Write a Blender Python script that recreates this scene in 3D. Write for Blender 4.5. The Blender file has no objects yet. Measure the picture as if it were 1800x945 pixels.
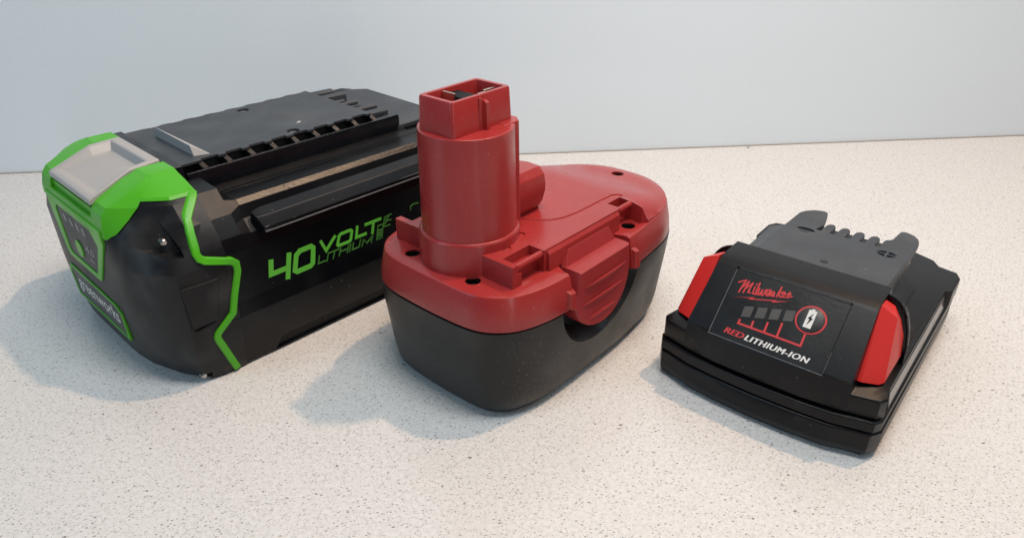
import bpy, bmesh, math, random
from mathutils import Vector, Matrix
random.seed(7)
S = 0.01                      # every shape below is written in centimetres
scn = bpy.context.scene
rad = math.radians

# ------------------------------------------------------------------ camera
cd = bpy.data.cameras.new('camera'); cam = bpy.data.objects.new('camera', cd)
scn.collection.objects.link(cam)
cd.sensor_width = 36; cd.lens = 36 * 1283 / 1800; cd.clip_start = 0.005; cd.clip_end = 30
cam.matrix_world = Matrix.Translation((0, 0, .174)) @ Matrix.Rotation(rad(90 - 29.27), 4, 'X') @ Matrix.Rotation(rad(-.30), 4, 'Z')
scn.camera = cam
# ------------------------------------------------------------------ room light
w = bpy.data.worlds.new('World'); scn.world = w; w.use_nodes = True
bg = w.node_tree.nodes['Background']
bg.inputs['Color'].default_value = (.86, .95, 1.0, 1); bg.inputs['Strength'].default_value = .03

def aim(o, target):
    o.rotation_euler = (Vector(target) - o.location).to_track_quat('-Z', 'Y').to_euler()
def area(name, loc, target, sx, sy, power, col, shape='RECTANGLE'):
    l = bpy.data.lights.new(name, 'AREA'); l.shape = shape; l.size = sx * S
    if shape in ('RECTANGLE', 'ELLIPSE'): l.size_y = sy * S
    l.energy = power; l.color = col
    o = bpy.data.objects.new(name, l); scn.collection.objects.link(o)
    o.location = Vector(loc) * S; aim(o, Vector(target) * S); return o
# warm halogen downlight, high on the right, throws the crisp shadows; daylight from right and left
area('downlight', (44, 37, 108), (0, 24, 0), 4.0, 4.0, 5.2, (1, .66, .42), 'DISK')
area('wall_wash', (6, 15, 50), (6, 47, 12), 24, 14, 1.56, (1, .985, .96))  # unseen wash light added to brighten the middle of the wall
area('window', (78, 8, 82), (0, 24, 4), 34, 46, 1.2, (.70, .87, 1.0))
area('side_window', (-120, -35, 80), (5, 35, 8), 45, 110, 6.0, (.42, .70, .93))
area('rear_strip', (62, -120, 62), (5, 40, 8), 9, 130, 3.2, (1, 1, 1))  # unseen tall strip added to put a bright streak on the tower
scn.view_settings.view_transform = 'Standard'; scn.view_settings.look = 'None'
scn.view_settings.exposure = 0; scn.view_settings.gamma = 1
scn.render.engine = 'CYCLES'

# ------------------------------------------------------------------ materials
def mat(name, col, rough=.45, spec=.5, metal=0, bump=0, bscale=900, vary=0, vscale=40, dust=0, dscale=260, dustcol=(.5, .47, .43), smear=0, coat=0, rv=1):
    m = bpy.data.materials.new(name); m.use_nodes = True
    nt = m.node_tree; N = nt.nodes; L = nt.links; b = N['Principled BSDF']
    b.inputs['Roughness'].default_value = rough; b.inputs['Metallic'].default_value = metal
    b.inputs['Specular IOR Level'].default_value = spec
    if coat: b.inputs['Coat Weight'].default_value = coat; b.inputs['Coat Roughness'].default_value = .16
    tc = N.new('ShaderNodeTexCoord')
    rgb = N.new('ShaderNodeRGB'); rgb.outputs[0].default_value = (*col, 1); out = rgb.outputs[0]
    def noise(sc, det=3):
        n = N.new('ShaderNodeTexNoise'); n.inputs['Scale'].default_value = sc; n.inputs['Detail'].default_value = det
        L.new(tc.outputs['Object'], n.inputs['Vector']); return n.outputs['Fac']
    def ramp(f, a, c, lo=0, hi=1):
        r = N.new('ShaderNodeMapRange'); L.new(f, r.inputs[0]); r.inputs[1].default_value = a; r.inputs[2].default_value = c
        r.inputs[3].default_value = lo; r.inputs[4].default_value = hi; return r.outputs[0]
    def mix(fac, a, colr):
        x = N.new('ShaderNodeMix'); x.data_type = 'RGBA'; L.new(fac, x.inputs['Factor']); L.new(a, x.inputs['A'])
        x.inputs['B'].default_value = (*colr, 1); return x.outputs['Result']
    if vary:
        out = mix(ramp(noise(vscale, 4), .35, .7, 0, vary), out, tuple(min(1, c * 1.7 + .02) for c in col))
    if smear:      # rubbed, dusty patches: duller and paler
        f = ramp(noise(55, 6), .5, .72, 0, smear)
        out = mix(f, out, dustcol)
    if dust:       # single specks of dust
        v = N.new('ShaderNodeTexVoronoi'); v.inputs['Scale'].default_value = dscale * 3; L.new(tc.outputs['Object'], v.inputs['Vector'])
        d = ramp(v.outputs['Distance'], .10, .2, 1, 0)
        sp = N.new('ShaderNodeSeparateColor'); L.new(v.outputs['Color'], sp.inputs[0])
        g = ramp(sp.outputs[0], 1 - dust - .02, 1 - dust, 0, 1)
        q = N.new('ShaderNodeMath'); q.operation = 'MULTIPLY'; L.new(d, q.inputs[0]); L.new(g, q.inputs[1])
        q2 = N.new('ShaderNodeMath'); q2.operation = 'MULTIPLY'; L.new(q.outputs[0], q2.inputs[0]); L.new(ramp(noise(35, 2), .42, .65, .1, .8), q2.inputs[1])
        out = mix(q2.outputs[0], out, dustcol)
    L.new(out, b.inputs['Base Color'])
    L.new(ramp(noise(70, 5), .3, .75, max(.03, rough - .07 * rv), rough + .10 * rv), b.inputs['Roughness'])
    if bump:
        bp = N.new('ShaderNodeBump'); bp.inputs['Strength'].default_value = bump; bp.inputs['Distance'].default_value = .0002
        L.new(noise(bscale, 2), bp.inputs['Height']); L.new(bp.outputs[0], b.inputs['Normal'])
    return m

BLK = mat('black_textured_plastic', (.0018, .0021, .0034), .33, .27, bump=.28, bscale=4200, rv=.35, smear=.012, dust=.02)
BLKH = mat('black_bumper_plastic', (.005, .005, .006), .44, .34, bump=.16, bscale=3800, rv=.6, smear=.16, dust=.04, dustcol=(.20, .19, .18))
BLKS = mat('black_smooth_plastic', (.004, .005, .007), .28, .38, bump=.15, bscale=700, smear=.03, dustcol=(.2, .2, .2))
GRYT = mat('dull_black_top_plastic', (.036, .042, .050), .47, .55, bump=.25, bscale=1800, smear=.04, dust=.02)
BLKC = mat('black_lower_case_plastic', (.007, .0066, .0066), .37, .36, bump=.14, bscale=1500, dust=.22, dscale=330, dustcol=(.42, .38, .33), smear=.02)
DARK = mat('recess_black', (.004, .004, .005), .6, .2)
RED = mat('red_moulded_plastic', (.35, .028, .027), .30, .36, bump=.14, bscale=3200, vary=.12, dust=.03, dustcol=(.6, .35, .33), smear=.02, coat=.18)
RED2 = mat('red_button_plastic', (.34, .030, .032), .40, .45, bump=.2, bscale=1700, vary=.10, dust=.03, dustcol=(.6, .35, .33))
REDM = mat('bright_red_plastic', (.68, .030, .026), .42, .4, bump=.2, bscale=1500)
GRN = mat('green_plastic', (.075, .41, .012), .36, .35, bump=.15, bscale=1400, vary=.1)
GRNP = mat('green_print', (.12, .50, .05), .4, .4)
GRND = mat('dim_green_print', (.06, .20, .035), .45, .4)
GREY = mat('grey_plastic', (.40, .385, .375), .35, .45, bump=.15, bscale=1300)
PANEL = mat('dark_grey_panel', (.065, .062, .058), .5, .4, bump=.2)
PALE = mat('pale_grey_print', (.45, .44, .42), .5, .4)
WHT = mat('white_print', (.74, .73, .70), .5, .4)
REDP = mat('red_print', (.55, .035, .04), .45, .4)
LBL = mat('glossy_black_label', (.005, .0045, .0045), .33, .4, bump=.2, bscale=900, dust=.02)
LED = mat('grey_charge_window', (.055, .053, .05), .45, .4, vary=.25, vscale=300)
BTN = mat('charcoal_button', (.022, .023, .022), .40, .5, vary=.5, vscale=150)
STL = mat('screw_steel', (.45, .44, .42), .28, .5, metal=1, vary=.3, vscale=300)
BRS = mat('contact_metal', (.55, .47, .36), .30, .5, metal=1, vary=.2, vscale=250)
LEDGE = mat('glint_black_ledge', (.008, .008, .009), .26, 1.0, bump=.30, bscale=3600, rv=.5)  # extra gloss so one strip glints under the warm downlight
WORN = mat('worn_scuffed_edge', (.11, .11, .115), .55, .4, vary=.6, vscale=500)
STRIP = mat('glossy_side_strip', (.05, .045, .05), .14, .7)

def counter_mat():
    m = bpy.data.materials.new('speckled_quartz'); m.use_nodes = True
    nt = m.node_tree; N = nt.nodes; L = nt.links; b = N['Principled BSDF']
    tc = N.new('ShaderNodeTexCoord')
    wn = N.new('ShaderNodeTexNoise'); wn.inputs['Scale'].default_value = 420; wn.inputs['Detail'].default_value = 2
    L.new(tc.outputs['Object'], wn.inputs['Vector'])
    wv = N.new('ShaderNodeMix'); wv.data_type = 'VECTOR'; wv.inputs['Factor'].default_value = .0011
    L.new(tc.outputs['Object'], wv.inputs['A']); L.new(wn.outputs['Color'], wv.inputs['B'])
    cur = None
    base = N.new('ShaderNodeTexNoise'); base.inputs['Scale'].default_value = 650; base.inputs['Detail'].default_value = 3
    L.new(tc.outputs['Object'], base.inputs['Vector'])
    cr = N.new('ShaderNodeValToRGB'); cr.color_ramp.elements[0].position = .36; cr.color_ramp.elements[0].color = (.70, .69, .67, 1)
    cr.color_ramp.elements[1].position = .60; cr.color_ramp.elements[1].color = (.79, .775, .76, 1)
    L.new(base.outputs['Fac'], cr.inputs[0]); cur = cr.outputs[0]
    for sc, keep, rr, colr, st, an in ((540, .30, .20, (.14, .125, .115), .85, .35), (740, .36, .21, (.24, .22, .20), .8, .9), (1000, .42, .24, (.36, .34, .31), .6, 1.9), (420, .02, .22, (.07, .04, .028), .9, 2.6)):
        mp = N.new('ShaderNodeMapping'); mp.inputs['Rotation'].default_value = (0, 0, an); mp.inputs['Scale'].default_value = (1, 1.8, 1)
        mp.inputs['Location'].default_value = (sc * .01, sc * .017, 0)
        L.new(wv.outputs['Result'], mp.inputs['Vector'])
        v = N.new('ShaderNodeTexVoronoi'); v.voronoi_dimensions = '2D'; v.inputs['Scale'].default_value = sc
        L.new(mp.outputs[0], v.inputs['Vector'])
        sp = N.new('ShaderNodeSeparateColor'); L.new(v.outputs['Color'], sp.inputs[0])
        mm = N.new('ShaderNodeMapRange'); mm.inputs[1].default_value = 0; mm.inputs[2].default_value = 1
        mm.inputs[3].default_value = rr * .45; mm.inputs[4].default_value = rr * 1.25; L.new(sp.outputs[1], mm.inputs[0])
        df = N.new('ShaderNodeMath'); df.operation = 'SUBTRACT'; L.new(mm.outputs[0], df.inputs[0]); L.new(v.outputs['Distance'], df.inputs[1])
        a = N.new('ShaderNodeMapRange'); a.inputs[1].default_value = -.03; a.inputs[2].default_value = .05; L.new(df.outputs[0], a.inputs[0])
        k = N.new('ShaderNodeMath'); k.operation = 'LESS_THAN'; k.inputs[1].default_value = keep; L.new(sp.outputs[0], k.inputs[0])
        q = N.new('ShaderNodeMath'); q.operation = 'MULTIPLY'; L.new(a.outputs[0], q.inputs[0]); L.new(k.outputs[0], q.inputs[1])
        tone = N.new('ShaderNodeMapRange'); tone.inputs[3].default_value = st * .45; tone.inputs[4].default_value = st; L.new(sp.outputs[2], tone.inputs[0])
        q2 = N.new('ShaderNodeMath'); q2.operation = 'MULTIPLY'; L.new(q.outputs[0], q2.inputs[0]); L.new(tone.outputs[0], q2.inputs[1])
        x = N.new('ShaderNodeMix'); x.data_type = 'RGBA'; L.new(q2.outputs[0], x.inputs['Factor']); L.new(cur, x.inputs['A'])
        x.inputs['B'].default_value = (*colr, 1); cur = x.outputs['Result']
    L.new(cur, b.inputs['Base Color'])
    b.inputs['Roughness'].default_value = .24; b.inputs['Specular IOR Level'].default_value = .5
    return m
COUNTER = counter_mat()
def wall_mat():
    m = bpy.data.materials.new('pale_glass_splashback'); m.use_nodes = True
    nt = m.node_tree; N = nt.nodes; L = nt.links; b = N['Principled BSDF']
    tc = N.new('ShaderNodeTexCoord')
    n = N.new('ShaderNodeTexNoise'); n.inputs['Scale'].default_value = 900; n.inputs['Detail'].default_value = 3; L.new(tc.outputs['Object'], n.inputs['Vector'])
    cr = N.new('ShaderNodeValToRGB'); cr.color_ramp.elements[0].position = .3; cr.color_ramp.elements[0].color = (.80, .85, .885, 1)
    cr.color_ramp.elements[1].position = .7; cr.color_ramp.elements[1].color = (.84, .89, .925, 1)
    L.new(n.outputs['Fac'], cr.inputs[0]); L.new(cr.outputs[0], b.inputs['Base Color'])
    b.inputs['Roughness'].default_value = .38; b.inputs['Specular IOR Level'].default_value = .4
    return m
WALL = wall_mat()

# ------------------------------------------------------------------ builders
def link(o): scn.collection.objects.link(o)
def thing(name, label, cat, loc, rot):
    o = bpy.data.objects.new(name, None); link(o); o.location = Vector(loc) * S; o.rotation_euler = (0, 0, rad(rot))
    o.empty_display_size = .02; o['label'] = label; o['category'] = cat; return o
def mesh_from(verts, faces, name='m'):
    me = bpy.data.meshes.new(name); me.from_pydata([Vector(v) * S for v in verts], [], faces); me.validate()
    bm = bmesh.new(); bm.from_mesh(me); bmesh.ops.remove_doubles(bm, verts=bm.verts, dist=1e-7); bmesh.ops.recalc_face_normals(bm, faces=bm.faces); bm.to_mesh(me); bm.free()
    return me
def part(name, me, m, parent, bev=0, seg=2, ang=32, label=None, smooth=True):
    o = bpy.data.objects.new(name, me); link(o); me.name = name
    me.materials.clear(); me.materials.append(m)
    if parent: o.parent = parent
    if smooth:
        for p in me.polygons: p.use_smooth = True
    if bev:
        b = o.modifiers.new('bevel', 'BEVEL'); b.width = bev * S; b.segments = seg; b.limit_method = 'ANGLE'; b.angle_limit = rad(ang); b.harden_normals = True
        b.use_clamp_overlap = True
    elif smooth:
        me.set_sharp_from_angle(angle=rad(35))
    if label: o['label'] = label
    return o
def loft(rings, cap0=True, cap1=True):
    n = len(rings[0]); v = [p for r in rings for p in r]; f = []
    for i in range(len(rings) - 1):
        for j in range(n):
            k = (j + 1) % n; f.append((i * n + j, i * n + k, (i + 1) * n + k, (i + 1) * n + j))
    if cap0: f.append(tuple(range(n))[::-1])
    if cap1: f.append(tuple((len(rings) - 1) * n + j for j in range(n)))
    return mesh_from(v, f)
AX = {'X': lambda a, b, t: (t, a, b), 'Y': lambda a, b, t: (a, t, b), 'Z': lambda a, b, t: (a, b, t)}
def prism(poly, ax, t0, t1):
    g = AX[ax]; return loft([[g(a, b, t0) for a, b in poly], [g(a, b, t1) for a, b in poly]])
def box(x0, x1, y0, y1, z0, z1): return prism([(x0, y0), (x1, y0), (x1, y1), (x0, y1)], 'Z', z0, z1)
def ngon(cx, cy, r, n=32, r2=None, a0=0): return [(cx + r * math.cos(a0 + 2 * math.pi * i / n), cy + (r2 or r) * math.sin(a0 + 2 * math.pi * i / n)) for i in range(n)]
def cone(poly0, poly1, ax, t0, t1):
    g = AX[ax]; return loft([[g(a, b, t0) for a, b in poly0], [g(a, b, t1) for a, b in poly1]])
def hull(pts):
    bm = bmesh.new()
    for p in pts: bm.verts.new(Vector(p) * S)
    bmesh.ops.convex_hull(bm, input=bm.verts)
    for v in [v for v in bm.verts if not v.link_faces]: bm.verts.remove(v)
    bmesh.ops.dissolve_limit(bm, angle_limit=rad(3), verts=bm.verts, edges=bm.edges)
    bmesh.ops.recalc_face_normals(bm, faces=bm.faces)
    me = bpy.data.meshes.new('h'); bm.to_mesh(me); bm.free(); return me
def boolean(me, others, op='DIFFERENCE', flat=1):
    a = bpy.data.objects.new('a', me); link(a); cs = []
    for o in others:
        c = bpy.data.objects.new('c', o); link(c); cs.append(c)
        md = a.modifiers.new('b', 'BOOLEAN'); md.operation = op; md.object = c; md.solver = 'EXACT'
    dg = bpy.context.evaluated_depsgraph_get(); dg.update()
    r = bpy.data.meshes.new_from_object(a.evaluated_get(dg))
    for c in cs: bpy.data.objects.remove(c)
    bpy.data.objects.remove(a)
    bm = bmesh.new(); bm.from_mesh(r); bmesh.ops.remove_doubles(bm, verts=bm.verts, dist=2e-6)
    if flat: bmesh.ops.dissolve_limit(bm, angle_limit=rad(flat), verts=bm.verts, edges=bm.edges)
    bm.to_mesh(r); bm.free(); return r
def join(*mes):
    bm = bmesh.new()
    for m in mes: bm.from_mesh(m)
    r = bpy.data.meshes.new('j'); bm.to_mesh(r); bm.free(); return r
def tube(pts, r, n=10, closed=False, flat=1.0):
    pts = [Vector(p) for p in pts]; rings = []; N = len(pts)
    for i, p in enumerate(pts):
        a = pts[(i - 1) % N] if (closed or i > 0) else p; b = pts[(i + 1) % N] if (closed or i < N - 1) else p
        t = (b - a).normalized(); u = Vector((0, 0, 1)) if abs(t.z) < .9 else Vector((0, 1, 0))
        s = t.cross(u).normalized(); q = s.cross(t).normalized()
        rings.append([tuple(p + s * r * math.cos(x) + q * r * flat * math.sin(x)) for x in [2 * math.pi * k / n for k in range(n)]])
    if closed: rings.append(rings[0]); return loft(rings, False, False)
    return loft(rings)
def stroke2d(pts, wd, closed=False, cap=0.0):
    """mitred flat outline of a polyline -> list of quads (2D)"""
    P = [Vector(p) for p in pts]; n = len(P); L = []; R = []
    if not closed and cap:
        P[0] = P[0] - (P[1] - P[0]).normalized() * cap; P[-1] = P[-1] + (P[-1] - P[-2]).normalized() * cap
    for i in range(n):
        a = P[(i - 1) % n] if (closed or i > 0) else None; b = P[(i + 1) % n] if (closed or i < n - 1) else None
        d1 = (P[i] - a).normalized() if a is not None else None; d2 = (b - P[i]).normalized() if b is not None else None
        if d1 is None: d1 = d2
        if d2 is None: d2 = d1
        t = (d1 + d2); t = t.normalized() if t.length > 1e-6 else d1
        nn = Vector((-t.y, t.x)); c = max(.45, nn.dot(Vector((-d1.y, d1.x))))
        L.append(P[i] + nn * wd / 2 / c); R.append(P[i] - nn * wd / 2 / c)
    q = []
    for i in range(n if closed else n - 1):
        k = (i + 1) % n; q.append((L[i], L[k], R[k], R[i]))
    return q
def print_strokes(strokes, m3, name, mt, parent, h=.012, wd=.1, closed=(), cap=.04, label=None):
    """strokes on a surface as thin raised ink: m3(a, b, height) -> 3D point"""
    v = []; f = []
    for k, st in enumerate(strokes):
        hh = h + k * .0006
        for qi, qd in enumerate(stroke2d(st, wd, k in closed, cap)):
            i = len(v); v += [m3(p.x, p.y, hh) for p in qd] + [m3(p.x, p.y, 0) for p in qd]
            f += [(i, i + 1, i + 2, i + 3), (i, i + 4, i + 5, i + 1), (i + 2, i + 6, i + 7, i + 3), (i + 1, i + 5, i + 6, i + 2), (i + 3, i + 7, i + 4, i)]
    return part(name, mesh_from(v, f), mt, parent, smooth=False, label=label)
def print_poly(poly, m3, name, mt, parent, h=.012, label=None, bev=0):
    v = [m3(a, b, h) for a, b in poly] + [m3(a, b, 0) for a, b in poly]; n = len(poly)
    f = [tuple(range(n)), tuple(range(n, 2 * n))[::-1]] + [(i, (i + 1) % n, n + (i + 1) % n, n + i) for i in range(n)]
    return part(name, mesh_from(v, f), mt, parent, smooth=False, label=label, bev=bev)
def text(body, m3, name, mt, parent, x0, x1, y0, y1, shear=0, bold=0, h=.012, label=None, space=1, fat=0):
    c = bpy.data.curves.new('t', 'FONT'); c.body = body; c.shear = shear; c.offset = bold; c.space_character = space; c.size = 1; c.resolution_u = 4
    o = bpy.data.objects.new('t', c); link(o)
    dg = bpy.context.evaluated_depsgraph_get(); dg.update()
    me = bpy.data.meshes.new_from_object(o.evaluated_get(dg)); bpy.data.objects.remove(o)
    xs = [v.co.x for v in me.vertices]; ys = [v.co.y for v in me.vertices]; ax, bx, ay, by = min(xs), max(xs), min(ys), max(ys)
    for v in me.vertices:
        v.co = Vector(m3(x0 + (v.co.x - ax) / (bx - ax) * (x1 - x0), y0 + (v.co.y - ay) / (by - ay) * (y1 - y0), h)) * S
    if fat:
        ms = [me]
        for k, d in ((1, -fat), (2, fat)):
            c2 = me.copy(); a, b_ = Vector(m3(x0 + d, y0, h + k * .0007)), Vector(m3(x0, y0, h))
            for v in c2.vertices: v.co += (a - b_) * S
            ms.append(c2)
        me = join(*ms)
    return part(name, me, mt, parent, smooth=False, label=label)
def smooth_closed(pts, n):
    """resampled closed Catmull-Rom"""
    out = []; N = len(pts)
    for i in range(N):
        p0, p1, p2, p3 = [Vector(pts[(i + k) % N]) for k in (-1, 0, 1, 2)]
        for s in range(8):
            t = s / 8; out.append(.5 * ((2 * p1) + (-p0 + p2) * t + (2 * p0 - 5 * p1 + 4 * p2 - p3) * t * t + (-p0 + 3 * p1 - 3 * p2 + p3) * t ** 3))
    L = [0]
    for i in range(len(out)): L.append(L[-1] + (out[(i + 1) % len(out)] - out[i]).length)
    T = L[-1]; res = []; j = 0
    for k in range(n):
        d = T * k / n
        while L[j + 1] < d: j += 1
        u = (d - L[j]) / (L[j + 1] - L[j]); res.append(out[j].lerp(out[(j + 1) % len(out)], u))
    return res
def offset(pts, d):
    n = len(pts); r = []
    for i in range(n):
        t = (pts[(i + 1) % n] - pts[i - 1]).normalized(); r.append(pts[i] + Vector((-t.y, t.x)) * d)
    return r
def sstep(t): t = max(0, min(1, t)); return t * t * (3 - 2 * t)

# ------------------------------------------------------------------ setting
o = part('countertop', box(-150, 150, -60, 53, -3, 0), COUNTER, None); o['kind'] = 'structure'
wa = math.atan2(50.20 - 43.89, 36.74 + 32.79)
o = part('wall', box(-150, 150, 0, 2, .0, 90), WALL, None); o['kind'] = 'structure'
o.location = (0, .4687, 0); o.rotation_euler = (0, 0, wa)
o = part('wall_joint', box(-150, 150, -.09, .02, .0, .07), mat('joint_sealant', (.42, .40, .37), .6), None, bev=.04); o['kind'] = 'structure'
o.location = (0, .4687, .00002); o.rotation_euler = (0, 0, wa)

# ================================================================== 1. red and black pack with a tower
B = thing('battery_pack', 'black battery with a dark red top and a tall red tower ending in a socket', 'battery', (-2.354, 22.041, 0), 48.43)
half = [(-1.05, 0), (-1.03, .9), (-.98, 1.70), (-.82, 2.42), (-.46, 2.98), (.12, 3.43), (1.1, 3.74), (2.3, 3.86), (4.2, 3.88), (6.2, 3.84), (7.7, 3.70), (9.1, 3.48), (10.2, 2.98), (11.05, 2.18), (11.58, 1.15), (11.72, 0)]
full = [(x, -y) for x, y in half] + [(x, y) for x, y in half[-2:0:-1]]
OUT = smooth_closed(full, 160)      # runs counter-clockwise seen from above
def ring(d, z, f=1.0): return [(p.x, p.y, z) for p in offset(OUT, d)]
case = loft([ring(.92, 0), ring(.76, .04), ring(.62, .14), ring(.47, .34), ring(.37, .62), ring(.30, 1.0), ring(.07, 3.0), ring(.0, 3.86), ring(.14, 3.9), ring(.14, 4.0)])
scoops = []
for x, y, s in ((7.9, -3.80, 1), (10.0, -3.25, 1), (.2, -3.55, .8), (-.9, 1.6, .8)):
    scoops.append(loft([[(x + r * .42 * s * math.cos(a), y + r * .36 * math.sin(a), z) for a in [2 * math.pi * k / 20 for k in range(20)]] for z, r in ((-.3, .9), (.4, 1.0), (1.2, .85), (1.8, .55), (2.2, .12))]))
g0 = ngon(4.2, 4.05, 2.85, 48); g1 = ngon(4.2, 4.05, 1.84, 48)
case = boolean(case, scoops[:2] + [cone(g0, g1, 'Y', -4.6, -3.05)], flat=.05)
part('lower_case', case, BLKC, B, bev=.03, ang=40)
# black liner seen in the gap round the button
hd = lambda r: [(4.2 + r * math.cos(rad(a)), 4.0 + r * math.sin(rad(a))) for a in range(-180, 1, 9)] + [(4.2 + r, 4.9), (4.2 - r, 4.9)]
part('button_recess', cone(hd(1.80), hd(1.7), 'Y', -3.10, -3.0), DARK, B)
# red flange
fl = loft([ring(.20, 3.93), ring(.03, 3.93), ring(.02, 3.98), ring(.06, 4.4), ring(.2, 5.05), ring(.24, 5.13), ring(.34, 5.17)])
holes = [prism(ngon(x, y, .27, 24), 'Z', 4.5, 6.8) for x, y in ((-.05, 1.55), (-.05, -1.45), (6.85, -3.02), (6.85, 3.02), (10.4, -.1))]
slot = prism([(2.38, -5), (2.40, -3.4), (2.72, -2.74), (5.78, -2.74), (6.04, -3.4), (6.06, -5)], 'Z', 3.2, 6.5)
fl = boolean(fl, holes + [slot], flat=.05)
part('flange', fl, RED, B, bev=.035, ang=40)
for x, y in ((-.05, 1.55), (-.05, -1.45), (6.85, -3.02), (6.85, 3.02), (10.4, -.1)):
    z = 5.22 if x > 9 else 4.98
    part('hole_darkener', loft([[(px, py, zz_) for px, py in ngon(x, y, rr0, 24)] for rr0, zz_ in ((.262, z + .14), (.262, z - .3), (.02, z - .3))], False, True), DARK, B)  # black liner added to darken the red wall of the hole
    s = part('screw', prism(ngon(x, y, .17, 20), 'Z', z - .1, z), STL, B, bev=.03)
    q = part('screw_slot', box(x - .13, x + .13, y - .03, y + .03, z, z + .01), DARK, s); q.parent = s
    q = part('screw_slot', box(x - .03, x + .03, y - .13, y + .13, z + .001, z + .012), DARK, s)
# deck: plateau towards the tower, sloping to the rounded rear
deckpoly = [(.36, -2.86), (6.3, -2.86), (6.9, -2.8), (7.3, -2.86), (7.34, -3.30)]
rim = [p for p in offset(OUT, .27)]
rear = sorted([p for p in rim if p.x > 7.5 and p.y <= 0], key=lambda p: p.x) + sorted([p for p in rim if p.x > 7.5 and p.y > 0], key=lambda p: -p.x)
deckpoly += [(p.x, p.y) for p in rear] + [(7.34, 3.30), (7.3, 2.86), (6.9, 2.8), (6.3, 2.86), (.36, 2.86)]
OS = [(OUT[i].x, OUT[i].y, OUT[(i + 2) % 160].x, OUT[(i + 2) % 160].y) for i in range(0, 160, 2)]
def rimdist(x, y):
    best = 99
    for ax, ay, bx_, by_ in OS:
        dx, dy = bx_ - ax, by_ - ay; t = ((x - ax) * dx + (y - ay) * dy) / (dx * dx + dy * dy); t = 0 if t < 0 else 1 if t > 1 else t
        d2 = (x - ax - dx * t) ** 2 + (y - ay - dy * t) ** 2
        if d2 < best: best = d2
    return math.sqrt(best)
nx, ny = 110, 78; gx = [0 + 12.2 * i / nx for i in range(nx + 1)]; gy = [-4.2 + 8.4 * j / ny for j in range(ny + 1)]
def deckz(x, y):
    d = rimdist(x, y) - .3; w_ = sstep((x - 7.15) / .5)
    zc = 5.98 - .50 * sstep((x - 7.3) / 3.0)
    return zc * (1 - w_) + w_ * (5.22 + (zc - 5.22) * (1 - math.exp(-max(d, 0) / .42)))
v = [(x, y, deckz(x, y)) for x in gx for y in gy] + [(x, y, 5.05) for x in gx for y in gy]; f = []
W = ny + 1; O2 = (nx + 1) * W
for i in range(nx):
    for j in range(ny):
        a = i * W + j; f.append((a, a + W, a + W + 1, a + 1)); f.append((O2 + a + 1, O2 + a + W + 1, O2 + a + W, O2 + a))
for i in range(nx):
    for a in (i * W, i * W + ny): f.append((a, a + W, O2 + a + W, O2 + a))
for j in range(ny):
    for a in (j, nx * W + j): f.append((a, a + 1, O2 + a + 1, O2 + a))
deck = boolean(mesh_from(v, f), [prism(deckpoly, 'Z', 4.9, 7)], 'INTERSECT', 0)
cuts = [box(.62, 1.95, -3.4, -2.2, 5.62, 6.4), box(.80, 1.95, -3.4, -2.55, 4.8, 5.7),
        box(6.5, 7.33, -3.6, -2.25, 5.15, 6.4), holes[4], holes[2], holes[3],
        prism(ngon(6.85, -3.02, .42, 24), 'Z', 5.16, 6.6),
        box(.62, 1.95, 2.2, 3.4, 5.6, 6.4), prism(ngon(2.35, -1.45, .19, 24), 'Z', 5.93, 6.4), prism(ngon(1.25, -1.75, .19, 24), 'Z', 5.93, 6.4)]
deck = boolean(deck, cuts, flat=.02)
part('deck', deck, RED, B, bev=.03, ang=42)
for x0, x1 in ((.60, 1.98), (6.3, 7.36)):       # bars across the two catch pockets
    part('catch_bar', tube([(x0, -2.72, 5.83), (x1, -2.72, 5.83)], .12, 12), RED, B)
for x, y in ((2.35, -1.45), (1.25, -1.75)):
    part('moulded_plug', prism(ngon(x, y, .13, 20), 'Z', 5.9, 5.955), RED, B, bev=.015)
# moulding line that curves over the deck
ln = smooth = [(3.3, -.35), (3.42, -.75), (3.62, -1.15), (3.95, -1.5), (4.4, -1.72), (5.0, -1.83), (5.8, -1.86), (6.6, -1.86), (7.3, -1.90), (7.55, -2.02), (7.62, -2.2)]
part('mould_line', tube([(x, y, deckz(x, y) + .006) for x, y in ln], .035, 8), RED, B)
# sloped skirt between deck edge and button
part('deck_skirt', hull([(2.1, -2.80, 5.98), (6.35, -2.80, 5.98), (2.1, -2.80, 5.16), (6.35, -2.80, 5.16), (2.1, -2.97, 5.80), (6.3, -2.97, 5.80), (2.1, -3.0, 5.16), (6.3, -3.0, 5.16)]), RED, B, bev=.03)
# tower
cx = 1.32
part('tower_foot', loft([[(x, y, 5.1) for x, y in ngon(cx, 0, 1.80, 64)], [(x, y, 6.28) for x, y in ngon(cx, 0, 1.76, 64)], [(x, y, 6.36) for x, y in ngon(cx, 0, 1.70, 64)]]), RED, B, bev=.03)
tw = loft([[(x, y, 6.2) for x, y in ngon(cx, 0, 1.66, 96)], [(x, y, 9.90) for x, y in ngon(cx, 0, 1.60, 96)]])
part('tower', tw, RED, B, bev=.05, ang=40)
part('tower_lug', loft([[(2.0, -1.10, z0), (2.72 + dx, -1.10, z0), (2.98 + dx, -.80, z0), (3.0 + dx, .8, z0), (2.7 + dx, 1.1, z0), (2.0, 1.1, z0)] for z0, dx in ((6.0, .06), (9.93, -.02))]), RED, B, bev=.05)
def rrect(x0, x1, y0, y1, r, n=5):
    o = []
    for cxx, cyy, a0 in ((x1 - r, y1 - r, 0), (x0 + r, y1 - r, 90), (x0 + r, y0 + r, 180), (x1 - r, y0 + r, 270)):
        for k in range(n + 1): a = rad(a0 + 90 * k / n); o.append((cxx + r * math.cos(a), cyy + r * math.sin(a)))
    return o
def zr(poly, z): return [(x, y, z) for x, y in poly]
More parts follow.
